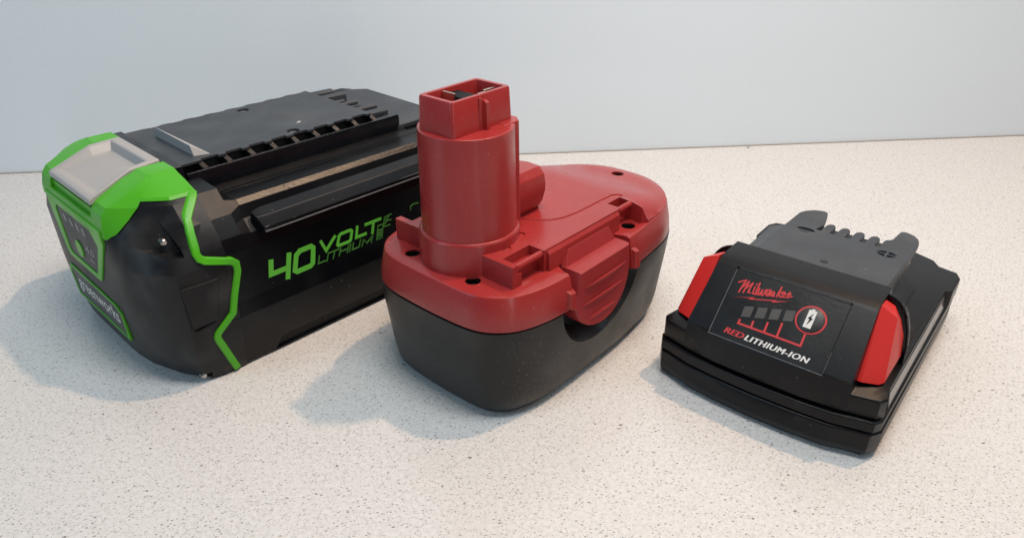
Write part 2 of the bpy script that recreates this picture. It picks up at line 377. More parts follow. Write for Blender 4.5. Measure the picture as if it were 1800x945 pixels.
so = lambda d, z: zr(rrect(0 - d, 2.67 + d, -.78 - d, .78 + d, .13), z)
si = lambda d, z: zr(rrect(.17 + d, 2.50 - d, -.62 + d, .62 - d, .08), z)
sock = loft([so(.04, 9.8), so(.0, 10.96), so(-.03, 11.02), si(.0, 11.02), si(.02, 10.94), si(.04, 9.95)])
part('socket', sock, RED, B, ang=50)
part('socket_rib', loft([zr([(1.28, -.75), (1.50, -.75), (1.47, -.98), (1.31, -.98)], 9.82), zr([(1.28, -.75), (1.50, -.75), (1.47, -.95), (1.31, -.95)], 10.78), zr([(1.31, -.75), (1.47, -.75), (1.44, -.80), (1.34, -.80)], 10.86)]), RED, B, bev=.02)
part('socket_key', box(1.12, 1.26, -.83, -.7, 9.85, 10.95), RED, B, bev=.03)
ins = box(.98, 1.62, -.30, .62, 9.9, 10.86)
part('contact_block', ins, DARK, B, bev=.04)
for x0, x1, y0, y1, z in ((.36, .96, -.32, -.24, 10.86), (1.62, 1.98, -.36, -.26, 10.90), (.88, .96, .30, .60, 10.97), (1.95, 2.45, -.28, -.18, 10.93)):
    part('contact_blade', box(x0, x1, y0, y1, 9.9, z), BRS, B, bev=.015)
part('contact_blade', box(.86, .94, .02, .56, 9.9, 10.99), BRS, B, bev=.015)
# barrel shaped catch behind the tower
bp_ = [(-.38, 5.85), (-.66, 6.3), (-.79, 6.75), (-.80, 7.05), (-.73, 7.4), (-.50, 7.66), (.10, 7.68), (.50, 7.62), (.76, 7.3), (.80, 6.9), (.70, 6.3), (.4, 5.85)]
part('catch_barrel', loft([[(2.6, y, z) for y, z in bp_], [(4.25, y, z) for y, z in bp_], [(4.56, y * .97, 6.85 + (z - 6.85) * .97) for y, z in bp_], [(4.66, y * .84, 6.85 + (z - 6.85) * .88) for y, z in bp_]]), RED, B, bev=.03, ang=25)
part('catch_fin', hull([(3.2, .5, 6.2), (3.5, .5, 6.2), (3.2, .5, 7.6), (3.55, .5, 7.85), (3.2, .9, 6.2), (3.5, .9, 6.2), (3.2, .9, 7.7), (3.5, .9, 7.95), (4.1, .6, 7.65), (4.0, .85, 7.8)]), RED, B, bev=.03)
# release button on the long side
def latch_outline(k=0):
    pts = [(2.74 + k, 5.12 - k), (5.78 - k, 5.12 - k), (5.90 - k, 4.3)]
    for i in range(0, 19):
        a = rad(-10 * i); pts.append((4.22 + (1.68 - k) * math.cos(a), 4.05 + (1.56 - k) * math.sin(a)))
    pts.append((2.60 + k, 4.3)); return pts
lo = latch_outline(); li = latch_outline(.05)
def bow(x): return -.10 * (1 - ((x - 4.25) / 1.7) ** 2)
rb = loft([[(x, -2.95, z) for x, z in lo], [(x, -3.72 + bow(x), z) for x, z in lo], [(x, -3.80 + bow(x), z) for x, z in li]])
btn = part('release_button', rb, RED2, B, ang=50)
part('button_heel', hull([(2.78, -2.86, 5.12), (5.74, -2.86, 5.12), (2.78, -2.86, 4.8), (5.74, -2.86, 4.8), (2.78, -3.2, 5.1), (5.74, -3.2, 5.1), (3.12, -2.99, 5.62), (5.56, -2.99, 5.62), (3.12, -2.84, 5.64), (5.56, -2.84, 5.64), (2.78, -3.04, 5.13), (5.74, -3.04, 5.13)]), RED2, btn, bev=.02)
for z, x0, x1 in ((4.40, 3.10, 5.62), (3.70, 3.02, 5.58), (2.98, 3.35, 5.15)):
    L_ = []
    for i in range(13):
        t = i / 12; x = x0 + (x1 - x0) * t; r = .06 * math.sin(math.pi * min(max(t, .02), .98)) ** .5
        L_.append([(x, -3.80 + bow(x) - r * .75 * math.cos(a) + .02, z + .02 * math.sin(3 * t) + r * 1.2 * math.sin(a)) for a in [2 * math.pi * k / 10 for k in range(10)]])
    part('grip_ridge', loft(L_), RED2, btn)
part('guide_tab', hull([(2.00, -3.70, 4.02), (2.46, -3.70, 3.80), (2.06, -3.6, 4.74), (2.50, -3.6, 4.68), (2.10, -3.98, 4.06), (2.42, -4.0, 3.86), (2.16, -3.92, 4.58), (2.44, -3.92, 4.54), (2.1, -3.3, 4.0), (2.46, -3.3, 4.0), (2.1, -3.3, 4.8), (2.46, -3.3, 4.8)]), RED, B, bev=.03)
part('guide_tab', hull([(6.06, -3.66, 3.86), (6.48, -3.66, 3.84), (6.06, -3.6, 4.8), (6.42, -3.6, 4.70), (6.12, -3.96, 3.92), (6.44, -3.96, 3.90), (6.12, -3.90, 4.62), (6.38, -3.90, 4.58), (6.06, -3.3, 4.0), (6.4, -3.3, 4.0), (6.06, -3.3, 4.8), (6.4, -3.3, 4.8)]), RED, B, bev=.03)

# ================================================================== 2. long black pack with the green nose
G = thing('battery_pack', 'long black battery with green and grey nose and green 40 volt lettering', 'battery', (-12.014, 24.917, 0), 46.31)
YC = 3.45
def mir(h): return [(YC - a, z) for a, z in h] + [(YC + a, z) for a, z in reversed(h)]
ph = [(5.30, 0), (5.62, .10), (5.84, 1.55), (5.94, 2.35), (5.80, 2.95), (5.80, 4.95), (5.68, 5.45), (5.26, 5.88), (5.08, 6.34), (4.87, 6.51), (3.60, 6.45), (3.15, 6.55)]
ph0 = [(5.30, 0), (5.60, .10), (5.80, 1.55), (5.92, 2.35), (5.84, 2.95), (5.84, 4.95), (5.68, 5.52), (5.46, 5.86), (5.23, 6.2), (4.83, 6.60), (4.45, 6.98), (3.15, 7.04)]
assert len(ph) == len(ph0)
pro = lambda h, x, s=1.0, dz=0: [(x, YC + (y - YC) * s, z + dz * (z > 3)) for y, z in mir(h)]
XE = 13.1
body = loft([pro(ph0, -.9), pro(ph0, .72), pro(ph, 1.12), pro(ph, XE - .5), [(XE, YC + (y - YC) * .97, max(.1, z * .985)) for y, z in mir(ph)]])
# undercut along the bottom edge and the battery foot
body = boolean(body, [hull([(1.55, -3, .72), (1.25, -3, .12), (12, -3, .12), (12, -3, .72), (1.55, -2.05, .66), (1.25, -2.05, .12), (12, -2.05, .12), (12, -2.05, .66)])], flat=0)
part('body_case', body, BLK, G, bev=.05, ang=6)
part('side_rib', loft([[(x0, -2.28, 5.30), (x0 + .12, -2.62, 5.46), (x0 + .12, -2.66, 5.62), (x0, -2.36, 6.02), (x0 + .02, -1.95, 6.12), (x0 - .1, -1.9, 5.3)] if i == 0 else [(x0, -2.30, 5.34), (x0, -2.68, 5.50), (x0, -2.72, 5.66), (x0, -2.46, 6.04), (x0, -1.95, 6.2), (x0, -1.9, 5.3)] for i, x0 in ((0, 1.35), (1, 1.75), (2, 12.6))]), BLK, G, bev=.035, ang=20)
part('glint_strip', loft([[(x, YC - 5.075, 6.345), (x, YC - 5.085, 6.36), (x, YC - 4.885, 6.52), (x, YC - 4.87, 6.505), (x, YC - 4.9, 6.3), (x, YC - 5.05, 6.25)] for x in (1.16, 12.5)]), LEDGE, G)  # shiny strip added over the facet to catch the warm lamplight
part('worn_edge', tube([(1.5, -2.665, 5.50), (4, -2.685, 5.51), (12.4, -2.685, 5.51)], .035, 6), WORN, G)
part('glint_strip', loft([[(x, YC - 5.075, 6.345), (x, YC - 5.085, 6.36), (x, YC - 4.885, 6.52), (x, YC - 4.87, 6.505), (x, YC - 4.9, 6.3), (x, YC - 5.05, 6.25)] for x in (1.16, 12.5)]), LEDGE, G)
part('worn_edge', tube([(1.5, -2.66, 5.68), (12.4, -2.70, 5.69)], .018, 6), WORN, G)
# head bumper
def plan(z, xf, hf, x2, h2, h3, x3=-.06):
    bu = .30 if z < 5 else .30 * max(0, (6.1 - z) / 1.1)
    L_ = [(xf, 0), (xf, hf * .6), (xf + .02, hf), (xf * .70 + x2 * .30 - bu * .62, hf * .70 + h2 * .30 + bu * .38), (xf * .35 + x2 * .65 - bu * .55, hf * .35 + h2 * .65 + bu * .5), (x2 + .06, h2), (-.98, h2 * .06 + h3 * .94), (x3, h3)]
    return [(x, YC - h, z) for x, h in L_] + [(x, YC + h, z) for x, h in reversed(L_[1:])]
levels = [(0, -2.50, 1.8, -1.45, 5.35, 5.55), (.10, -2.66, 2.0, -1.52, 5.5, 5.62), (.45, -2.90, 2.4, -1.72, 5.60, 5.66), (1.3, -3.0, 2.9, -1.93, 5.74, 5.78), (2.6, -3.02, 3.12, -1.98, 5.88, 5.94), (4.9, -3.03, 3.18, -1.98, 5.86, 5.94),
          (5.6, -3.02, 3.16, -1.94, 5.10, 5.68), (6.2, -2.99, 3.06, -1.92, 4.42, 5.25), (6.62, -2.88, 3.02, -1.9, 4.02, 4.85), (6.88, -2.68, 3.02, -1.86, 3.90, 4.60), (7.14, -2.08, 3.02, -1.72, 3.70, 4.36), (7.38, -1.60, 3.02, -1.4, 3.40, 3.64), (7.50, -1.20, 3.0, -1.15, 3.06, 3.17), (7.56, -1.0, 2.8, -.95, 2.85, 2.9)]
head = loft([plan(*l) for l in levels])
pocket = lambda x0, x1, y0, y1, z0, z1: box(x0, x1, y0, y1, z0, z1)
scut = [hull([(-2.5, -3, 5.95), (-1.55, -3, 5.45), (-1.62, -3, 6.6), (-2.5, -.9, 5.95), (-1.3, -1.6, 5.3), (-1.55, -1.0, 6.5), (-2.75, -1.9, 5.55), (-2.75, -.6, 5.7)]),
        box(-1.95, -1.42, -3.2, -1.75, -.2, .42)]
head = boolean(head, scut + [hull([(x, y, z) for y in (1.42, 5.48) for x, z in ((0.3, 7.9), (.3, 7.18), (-1.25, 7.12), (-3.4, 6.40), (-3.4, 7.4), (-1.25, 7.9))])], flat=.05)
capcut = [(-3.4, 5.80), (-2.97, 5.80), (-1.75, 7.05), (-.45, 7.03), (-.30, 7.0), (.3, 7.0), (.3, 8), (-3.4, 8)]
head = boolean(head, [prism(capcut, 'Y', -4, 11)], flat=.05)
part('head_bumper', head, BLKH, G, bev=.05, seg=2, ang=30)
for x, y, z in ((-1.72, -1.52, 5.85), (-1.68, -1.92, .27)):
    part('screw', loft([[(x + r * math.cos(a), y + t, z + r * math.sin(a)) for a in [2 * math.pi * k / 18 for k in range(18)]] for t, r in ((.2, .12), (-.02, .12), (-.06, .08))]), STL, G)
part('side_plate', hull([(-1.92, -2.3, 4.42), (-.5, -2.4, 4.36), (-1.86, -2.3, 2.62), (-.85, -2.4, 2.66), (-1.88, -2.52, 4.36), (-.55, -2.55, 4.30), (-1.82, -2.52, 2.70), (-.88, -2.55, 2.74)]), BLKH, G, bev=.04)
part('scuff', hull([(-1.8, -2.50, 2.60), (-.95, -2.50, 2.66), (-1.7, -2.52, 2.55), (-1.0, -2.52, 2.63), (-1.8, -2.45, 2.6), (-.95, -2.45, 2.6)]), BLKS, G)
# green cap
lev2 = [(z, xf - .04, hf + .03, x2 - .02, h2 + .05, h3 + .04, -.04) for z, xf, hf, x2, h2, h3 in levels]
cap = loft([plan(*l) for l in lev2[5:-1]] + [[(x, y, 7.60) for x, y, z in plan(*lev2[-1])]])
cap = boolean(cap, [prism(capcut, 'Y', -4, 11)], 'INTERSECT')
cap = boolean(cap, [hull([(x, y, z) for y in (1.42, 5.48) for x, z in ((0.3, 7.9), (.3, 7.18), (-1.25, 7.12), (-3.4, 6.40), (-3.4, 7.4), (-1.25, 7.9))]), box(-3.4, -2.8, 1.35, 5.5, 6.30, 6.8)])
part('cap', cap, GRN, G, bev=.06, ang=20)
part('cap_slot', box(-2.86, -2.6, 1.3, 5.55, 6.15, 6.62), GRN, G)
# grey thumb tray
xs = [(-.06, 7.64), (-1.25, 7.60), (-3.02, 6.90)]
def tr(si_, bk, ft, drop):
    xa = [(-.06 - bk, 7.64 - drop * 1.25), (-1.25 - bk * .15, 7.60 - drop * 1.25), (-2.90 + ft, 6.97 + ft * .32 - drop * .62)]
    ya = [1.66 + si_, 1.52 + si_, 1.30 + si_]; yb = 5.46 - si_
    return [(x, y, z) for (x, z), y in zip(xa, ya)] + [(x, yb, z) for x, z in reversed(xa)]
R_ = [tr(.0, 0, 0, .34), tr(0, 0, 0, .05), tr(.05, .02, .05, 0), tr(.17, .36, .16, 0), tr(.24, .42, .24, .03), tr(.46, .56, .50, .27), tr(.62, .72, .75, .31)]
v = [p for r in R_ for p in r]; f = [(0, 5, 4, 1), (1, 4, 3, 2)]
for i in range(len(R_) - 1):
    for j in range(6): k = (j + 1) % 6; f.append((i * 6 + j, i * 6 + k, i * 6 + 6 + k, i * 6 + 6 + j))
n6 = (len(R_) - 1) * 6; f += [(n6, n6 + 1, n6 + 4, n6 + 5), (n6 + 1, n6 + 2, n6 + 3, n6 + 4)]
part('thumb_tray', mesh_from(v, f), GREY, G, bev=.07, seg=3, ang=14)
# front panels, on the plane X = -3.03
fm = lambda y, z, h: (-3.03 - h, y, z)
frame = [(.55, 6.05), (.55, 5.5), (2.1, 3.45), (2.3, 3.36), (5.45, 3.36), (5.62, 3.5), (6.0, 5.2), (6.2, 6.05)]
part('indicator_frame', boolean(prism(frame, 'X', -3.09, -2.9), [prism([(1.25, 5.2), (1.7, 5.72), (5.15, 5.72), (5.35, 5.5), (5.2, 3.75), (5.0, 3.62), (2.5, 3.62), (2.3, 3.75)], 'X', -3.3, -3.0)]), GRN, G, bev=.03)
part('indicator_panel', prism([(1.3, 5.2), (1.72, 5.69), (5.12, 5.69), (5.3, 5.48), (5.17, 3.78), (4.98, 3.65), (2.52, 3.65), (2.34, 3.78)], 'X', -3.055, -2.9), PANEL, G, bev=.02)
pm = lambda y, z, h: (-3.057 - h, y, z)
for y in (4.55, 3.88, 3.24, 2.62):
    print_poly([(y - .13, 5.18), (y - .02, 5.46), (y + .13, 5.46), (y + .02, 5.18)], pm, 'charge_light', PALE, G)
print_poly(ngon(3.75, 4.25, .34, 24, .36), pm, 'test_button', GRN, G, h=.05)
text('4.0', pm, 'lettering', PALE, G, 2.95, 2.15, 4.38, 4.70)
text('Ah', pm, 'lettering', PALE, G, 2.8, 2.35, 4.02, 4.2)
bf = [(.80, 1.28), (6.10, 1.22), (6.45, 2.3), (6.15, 2.70), (1.4, 2.66), (.98, 2.42)]
bi = [(.98, 1.38), (6.02, 1.33), (6.30, 2.28), (6.08, 2.58), (1.46, 2.55), (1.10, 2.36)]
part('badge_frame', boolean(prism(bf, 'X', -3.08, -2.9), [prism(bi, 'X', -3.3, -3.0)]), GRN, G, bev=.025)
part('badge', prism([(1.0, 1.40), (6.0, 1.35), (6.28, 2.28), (6.06, 2.56), (1.48, 2.53), (1.12, 2.35)], 'X', -3.05, -2.9), PANEL, G)
text('greenworks', lambda y, z, h: (-3.052 - h, y, z), 'lettering', WHT, G, 5.72, 1.42, 1.58, 2.38, bold=.012)
# green stripe between head and body
def sY(z):
    """side surface (half width) as a function of height"""
    T = [(0, 5.57), (.10, 5.62), (.45, 5.66), (1.3, 5.78), (2.6, 5.94), (4.9, 5.94), (5.6, 5.68), (6.2, 5.25), (6.62, 4.85), (7.12, 4.36), (7.4, 3.64)]
    for (a, b), (c, d) in zip(T, T[1:]):
        if z <= c: return b + (d - b) * (z - a) / (c - a)
    return 3.8
for sgn in (-1, 1):
    path = [(-.10, 7.16), (-.18, 7.04), (-.76, 6.50), (-.90, 6.08), (-1.04, 5.42), (-1.0, 5.24), (-.86, 5.12), (.04, 4.78), (.20, 4.62), (.20, 4.30), (-.12, 3.36), (-.30, 2.72), (-.98, 2.12), (-1.04, 1.98), (-1.02, 1.82), (-.48, .14)]
    dense = []
    for (a, b), (c, d) in zip(path, path[1:]):
        n = max(1, int(math.hypot(c - a, d - b) / .18))
        dense += [(a + (c - a) * k / n, b + (d - b) * k / n) for k in range(n)]
    dense.append(path[-1]); rows = []
    qd = stroke2d(dense, .27)
    ll = [q[0] for q in qd] + [qd[-1][1]]; rr_ = [q[3] for q in qd] + [qd[-1][2]]
    rings = []
    for a, b in zip(ll, rr_):
        ia = a.lerp(b, .15); ib = a.lerp(b, .85)
        r = []
        for p, h in ((a, -.25), (a, .05), (ia, .10), (ib, .10), (b, .05), (b, -.25)):
            r.append((p.x, YC + sgn * (sY(p.y) + h), p.y))
        rings.append(r)
    part('green_trim', loft(rings), GRN, G)
    ys_ = sorted((YC + sgn * 5.6, YC + sgn * 5.945))
    part('bumper_tab', prism([(-.12, 4.85), (.02, 4.76), (.14, 4.62), (.14, 4.30), (-.12, 3.45)], 'Y', *ys_), BLKH, G, bev=.02)
# platform on the deck
part('platform_base', box(.9, 10.25, .55, 6.35, 6.4, 6.98), BLKS, G, bev=.04)
part('deck_bar', hull([(x, y, z) for x in (-.04, .34) for y, z in ((.55, 7.0), (.66, 7.52), (6.28, 7.56), (6.4, 7.0))]), BLKS, G, bev=.04)
plate = [(.3, .95)]
nt = [(1.35 + i * 1.0) for i in range(8)]
def toothed(yb, yd, rev):
    p = []
    for i, x in enumerate(nt):
        p += [(x - .20, yb), (x - .16, yd), (x + .46, yd), (x + .50, yb)]
    return p[::-1] if rev else p
near = [(.30, .82)] + toothed(.82, .98, False) + [(9.12, .82)]
far = [(9.12, 6.10)] + [q for x in nt[::-1] for q in ((x + .56, 6.10), (x + .40, 6.02), (x + .1, 6.02), (x - .20, 6.10))] + [(.30, 6.10)]
tp = prism(near + far, 'Z', 7.39, 7.50)
tp = boolean(tp, [prism(ngon(5.40, 1.26, .26, 28), 'Z', 7, 8), prism(ngon(5.40, 5.46, .26, 28), 'Z', 7, 8)])
part('top_plate', tp, GRYT, G, bev=.018, ang=40)
part('platform_core', box(.3, 9.1, 1.02, 5.88, 6.9, 7.385), DARK, G)
for y in (1.26, 5.46):
    part('screw', prism(ngon(5.40, y, .19, 20), 'Z', 7.386, 7.42), STL, G, bev=.02)
part('wedge', hull([(1.12, 1.36, 7.49), (1.70, 1.16, 7.49), (1.16, 1.60, 7.86), (1.13, 1.60, 7.87), (1.13, 4.70, 7.91), (1.15, 4.70, 7.91), (1.12, 4.82, 7.49), (1.17, 4.74, 7.49)]), GREY, G, bev=.01)
for y0, y1, yy in ((.38, .58, 0), (6.32, 6.52, 1)):      # side rails
    part('rail', loft([[(x, y0, 6.45), (x, y0 - .02, 7.1), (x, y0 + .03, 7.24), (x, y1 - .03, 7.24), (x, y1, 7.1), (x, y1, 6.45)] for x in (.35, 10.32)]), BLKS, G, bev=.02)
for i in range(9):                                        # slanted webs between plate and rail
    x = 1.02 + i * 1.0
    part('rail_web', hull([(x + .12, .52, 7.12), (x + .34, .52, 7.12), (x - .06, .99, 7.46), (x + .16, .99, 7.46), (x + .12, .52, 6.95), (x + .34, .52, 6.95), (x - .06, .99, 6.95), (x + .16, .99, 6.95)]), BLKS, G, bev=.02)
    part('rail_web', hull([(x + .08, 6.40, 7.22), (x + .40, 6.40, 7.22), (x - .10, 5.93, 7.40), (x + .18, 5.93, 7.40), (x + .08, 6.40, 6.95), (x + .40, 6.40, 6.95), (x - .10, 5.93, 6.95), (x + .18, 5.93, 6.95)]), BLKS, G, bev=.02)
# terminal fins at the rear of the plate
for y, x1, hgt, wd in ((5.85, 10.45, 7.42, .50), (4.95, 10.55, 7.42, .40), (4.10, 9.95, 7.34, .20), (3.50, 10.25, 7.36, .24), (2.90, 10.0, 7.32, .18), (2.35, 10.5, 7.36, .30), (1.55, 10.45, 7.34, .5)):
    part('terminal_fin', loft([[(9.0, y - wd / 2, 6.9), (9.0, y - wd / 2, hgt - .06), (9.0, y - wd / 4, hgt), (9.0, y + wd / 4, hgt), (9.0, y + wd / 2, hgt - .06), (9.0, y + wd / 2, 6.9)], [(x1, y - wd / 2, 6.9), (x1, y - wd / 2, hgt - .10), (x1, y - wd / 4, hgt - .04), (x1, y + wd / 4, hgt - .04), (x1, y + wd / 2, hgt - .10), (x1, y + wd / 2, 6.9)]]), GRYT, G, bev=.04)
part('terminal_floor', box(9.1, 10.3, .8, 6.1, 6.9, 7.12), BLKS, G)
# raised rear deck 
part('rear_deck', loft([[(x, y, z) for x, y in ((10.2, .35), (12.9, .35), (13.0, 1.0), (13.0, 6.4), (12.3, 7.0), (10.2, 7.0))] for z in (6.3, 6.78)]), GRYT, G, bev=.08)
part('rear_ledge', box(10.6, 12.95, .2, .36, 6.45, 6.62), DARK, G)
part('deck_step', box(1.15, 12.9, -.35, -.30, 6.40, 6.47), BLKS, G, bev=.01)
dm = lambda x, y, h: (x, y, 7.501 + h)
# side lettering
sm = lambda x, z, h: (x, YC - 5.81 - h + .01, z)
STL40 = [[(1.61, 4.11), (1.52, 3.55), (2.27, 3.55)], [(2.39, 4.11), (2.17, 3.11)], [(2.86, 4.05), (3.38, 4.06), (3.46, 3.97), (3.34, 3.32), (3.22, 3.23), (2.62, 3.22), (2.52, 3.31), (2.68, 3.92)]]
print_strokes(STL40, sm, 'lettering', GRNP, G, wd=.20, closed=(2,), h=.03, label='large green 40')
VOLT = [[(3.84, 4.09), (4.02, 3.62), (4.51, 4.09)], [(4.80, 4.09), (5.28, 4.09), (5.33, 4.04), (5.22, 3.66), (5.14, 3.61), (4.62, 3.61), (4.57, 3.67), (4.70, 4.02)], [(5.61, 4.12), (5.50, 3.66), (6.0, 3.66)], [(6.02, 4.07), (6.81, 4.07)], [(6.44, 4.05), (6.32, 3.58)]]
print_strokes(VOLT, sm, 'lettering', GRNP, G, wd=.12, closed=(1,), h=.03)
LITH = [[(3.67, 3.49), (3.58, 3.19), (3.91, 3.19)], [(4.10, 3.47), (3.99, 3.17)], [(4.18, 3.46), (4.60, 3.46)], [(4.40, 3.45), (4.29, 3.16)], [(4.70, 3.46), (4.59, 3.18)], [(5.09, 3.46), (4.98, 3.18)], [(4.65, 3.32), (5.02, 3.32)], [(5.20, 3.46), (5.10, 3.18)], [(5.33, 3.46), (5.24, 3.19), (5.58, 3.19), (5.69, 3.47)], [(5.74, 3.19), (5.86, 3.43), (5.99, 3.22), (6.31, 3.43), (6.22, 3.19)]]
print_strokes(LITH, sm, 'lettering', GRND, G, wd=.045, h=.03)
ICON = [[(6.64, 3.79), (6.92, 3.79), (6.79, 3.19), (6.50, 3.19)], [(7.37, 4.1), (7.02, 4.06), (6.91, 3.64), (7.26, 3.64)], [(7.07, 3.92), (7.24, 4.04), (7.17, 3.91)], [(7.01, 3.76), (7.14, 3.87), (7.34, 3.85)], [(8.89, 4.13), (8.64, 4.16), (8.45, 4.09), (8.45, 3.96)]]
print_strokes(ICON, sm, 'battery_emblem', GRND, G, wd=.04, closed=(0,), h=.03)
print_strokes([[(6.62, 3.56), (6.81, 3.56)], [(6.59, 3.44), (6.78, 3.44)], [(6.57, 3.32), (6.76, 3.32)]], sm, 'battery_emblem', GRND, G, wd=.08, h=.035)

# ================================================================== 3. low black pack with red side buttons
M = thing('battery_pack', 'low black battery with bright red side buttons and a sloping charge gauge label', 'battery', (8.647, 20.366, 0), -39.39)
def mplan(front, xc, yc, xs_, ys_, back, back_x, d=0):
    """front: y at centre; closed outline, mirrored about X = 0"""
    h = [(0, front), (1.5, front + .05), (2.6, front + .16), (xc - .35, yc - .06), (xc, yc + .02), (xs_, ys_)] + back
    h = [(max(0, x - d) if x > 0 else 0, y + (d if y < 3 else -d)) for x, y in h]
    return h + [(-x, y) for x, y in reversed(h[1:-1])] if h[-1][0] == 0 else h + [(-x, y) for x, y in reversed(h[1:])]
backT = [(3.84, 8.75), (4.05, 8.95), (4.05, 10.3), (3.85, 10.72), (3.15, 10.86), (2.85, 11.3), (2.1, 11.6)]
backL = [(4.03, 10.2), (3.8, 10.7), (2.0, 11.4)]
L0 = dict(z=lambda P, z: [(x, y, z) for x, y in P])
top = mplan(-.38, 3.80, .06, 3.96, .34, [(3.84, 1.0)] + backT, 2.1)
mid = mplan(-.40, 3.86, .04, 4.0, .32, [(3.86, 1.0)] + backT, 2.1)
def zz(P, z, dx=0):
    return [(x - math.copysign(min(dx, abs(x)), x), y + (dx if y < 3 else -dx), z) for x, y in P]
part('top_case', loft([zz(top, 1.66, .03), zz(top, 1.72), zz(top, 2.38), zz(top, 2.42, .04)]), BLK, M, bev=.03, ang=40)
part('case_core', loft([zz(mid, .3, .16), zz(mid, 2.3, .16)]), DARK, M)
midp = mplan(-.50, 3.84, -.02, 4.0, .30, backL, 2.0)
part('middle_case', loft([zz(midp, 1.17, .03), zz(midp, 1.20), zz(midp, 1.56), zz(midp, 1.59, .03)]), BLK, M, bev=.02, ang=40)
low = mplan(-.54, 3.80, -.04, 4.05, .40, backL, 2.0)
part('bottom_case', loft([zz(low, 0, .40), zz(low, .08, .16), zz(low, .30, .02), zz(low, .55), zz(low, 1.07), zz(low, 1.12, .04)]), BLK, M, bev=.04, ang=40)
for sg in (1, -1):
    part('side_strip', hull([(sg * 3.70, 1.0, 1.56), (sg * 3.95, 1.0, 1.58), (sg * 3.86, 1.0, 2.22), (sg * 3.70, 1.0, 2.22), (sg * 3.70, 8.7, 1.56), (sg * 3.95, 8.7, 1.58), (sg * 3.86, 8.7, 2.22), (sg * 3.70, 8.7, 2.22)]), STRIP, M, bev=.03)
# housing with the sloping face
def hx(y, z):
    return 2.94 - .16 * max(0, z - 2.4) / 2.4
prof = [(-.37, 1.75), (-.39, 2.50), (-.36, 2.76), (-.24, 2.90), (1.52, 4.60), (1.62, 4.68), (1.76, 4.75), (1.95, 4.80), (2.25, 4.825), (3.10, 4.83), (3.14, 4.4), (3.14, 2.3), (1.0, 1.75)]
hv = []
for sg in (-1, 1):
    hv.append([(sg * (hx(y, z) - (.06 if sg < 0 else 0)), y + (.22 if z < 2.8 and y < 0 else 0), z) for y, z in prof])
hv = [hv[0], [(-1.5, y, z) for y, z in prof], [(1.5, y, z) for y, z in prof], hv[1]]
hm = loft(hv)
el = math.atan2(1.82, 1.88); ce, se = math.cos(el), math.sin(el)
A0 = (-.32, 2.81)
lm = lambda u, v_, h: (u, A0[0] + v_ * ce - h * se, A0[1] + v_ * se + h * ce)
cutv = [lm(u, v_, h) for u in (-2.0, 2.0) for v_ in (.0, 2.64) for h in (-.07, 1)]
hm = boolean(hm, [hull(cutv)])
part('housing', hm, BLK, M, bev=.10, seg=3, ang=22)
# label, inset
rr = rrect(-1.97, 1.97, .03, 2.61, .08)
print_poly(rr, lambda u, v_, h: lm(u, v_, h - .06), 'gauge_label', LBL, M, h=.03)
q = .035
pmk = lambda u, v_, h: lm(u, v_, h - .03)
print_strokes([[(-1.96, .02), (1.96, .02)], [(-1.98, .1), (-1.98, 2.5)]], lambda u, v_, h: lm(u, v_, h - .01), 'scuff', WORN, M, wd=.022)
print_strokes([[(-1.85, 2.62), (1.9, 2.62)], [(1.99, .1), (1.99, .8)]], lambda u, v_, h: lm(u, v_, h - .01), 'scuff', WORN, M, wd=.012)
SCR = [[(-1.74, 2.11), (-1.51, 2.27)], [(-1.53, 2.25), (-1.60, 1.76)], [(-1.59, 1.90), (-1.41, 2.25)], [(-1.41, 2.25), (-1.45, 1.80)], [(-1.44, 1.95), (-1.26, 2.24)], [(-1.26, 2.24), (-1.30, 1.86), (-1.22, 1.87)],
       [(-1.14, 2.13), (-1.14, 1.88), (-1.08, 1.87)], [(-1.13, 2.22), (-1.12, 2.25)], [(-1.04, 2.32), (-1.04, 1.88), (-.98, 1.89)], [(-.98, 2.13), (-.97, 1.92), (-.91, 1.90), (-.86, 2.12)], [(-.86, 2.10), (-.85, 1.93), (-.79, 1.92), (-.75, 2.16)],
       [(-.61, 2.19), (-.70, 2.17), (-.71, 1.99), (-.65, 1.96), (-.61, 2.14)], [(-.61, 2.17), (-.58, 1.98)], [(-.54, 2.18), (-.55, 2.02), (-.49, 2.01), (-.46, 2.17)], [(-.46, 2.16), (-.43, 2.01)], [(-.30, 2.42), (-.34, 2.03)], [(-.21, 2.27), (-.32, 2.17), (-.22, 2.06)],
       [(-.17, 2.15), (-.10, 2.22), (-.14, 2.28), (-.19, 2.20), (-.16, 2.09), (-.07, 2.12)], [(-.02, 2.19), (.06, 2.27), (.02, 2.32), (-.03, 2.24), (.0, 2.13), (.13, 2.21)]]
print_strokes(SCR, pmk, 'lettering', REDP, M, wd=.052, h=.012, cap=.02)
print_poly([(-1.69, 1.535), (-.99, 1.77), (-1.07, 1.69), (-.25, 1.93), (-.33, 1.87), (.13, 2.03), (-.42, 1.78), (-.36, 1.86), (-1.20, 1.62), (-1.12, 1.70)], pmk, 'underline_flash', REDP, M)
for i in range(4):
    x = -1.18 + i * .447; y = .95 + i * .117
    print_poly([(x, y), (x + .31, y + .09), (x + .29, y + .49), (x - .015, y + .40)], pmk, 'charge_light', LED, M)
print_strokes([[(-1.155, .86), (-1.165, .70), (1.02, .70), (1.01, 1.15)], [(-.715, .96), (-.70, .70)], [(-.25, 1.09), (-.235, .70)], [(.195, 1.23), (.21, .70)]], pmk, 'gauge_line', REDP, M, wd=.07, h=.010, cap=0)
print_poly(ngon(1.0, 1.648, .505, 40), pmk, 'button_ring', REDP, M, h=.02)
part('test_button', loft([[lm(1.0 + r * math.cos(a), 1.648 + r * math.sin(a), h) for a in [2 * math.pi * k / 40 for k in range(40)]] for r, h in ((.44, -.03), (.44, .015), (.40, .04), (.2, .055))]), BTN, M)
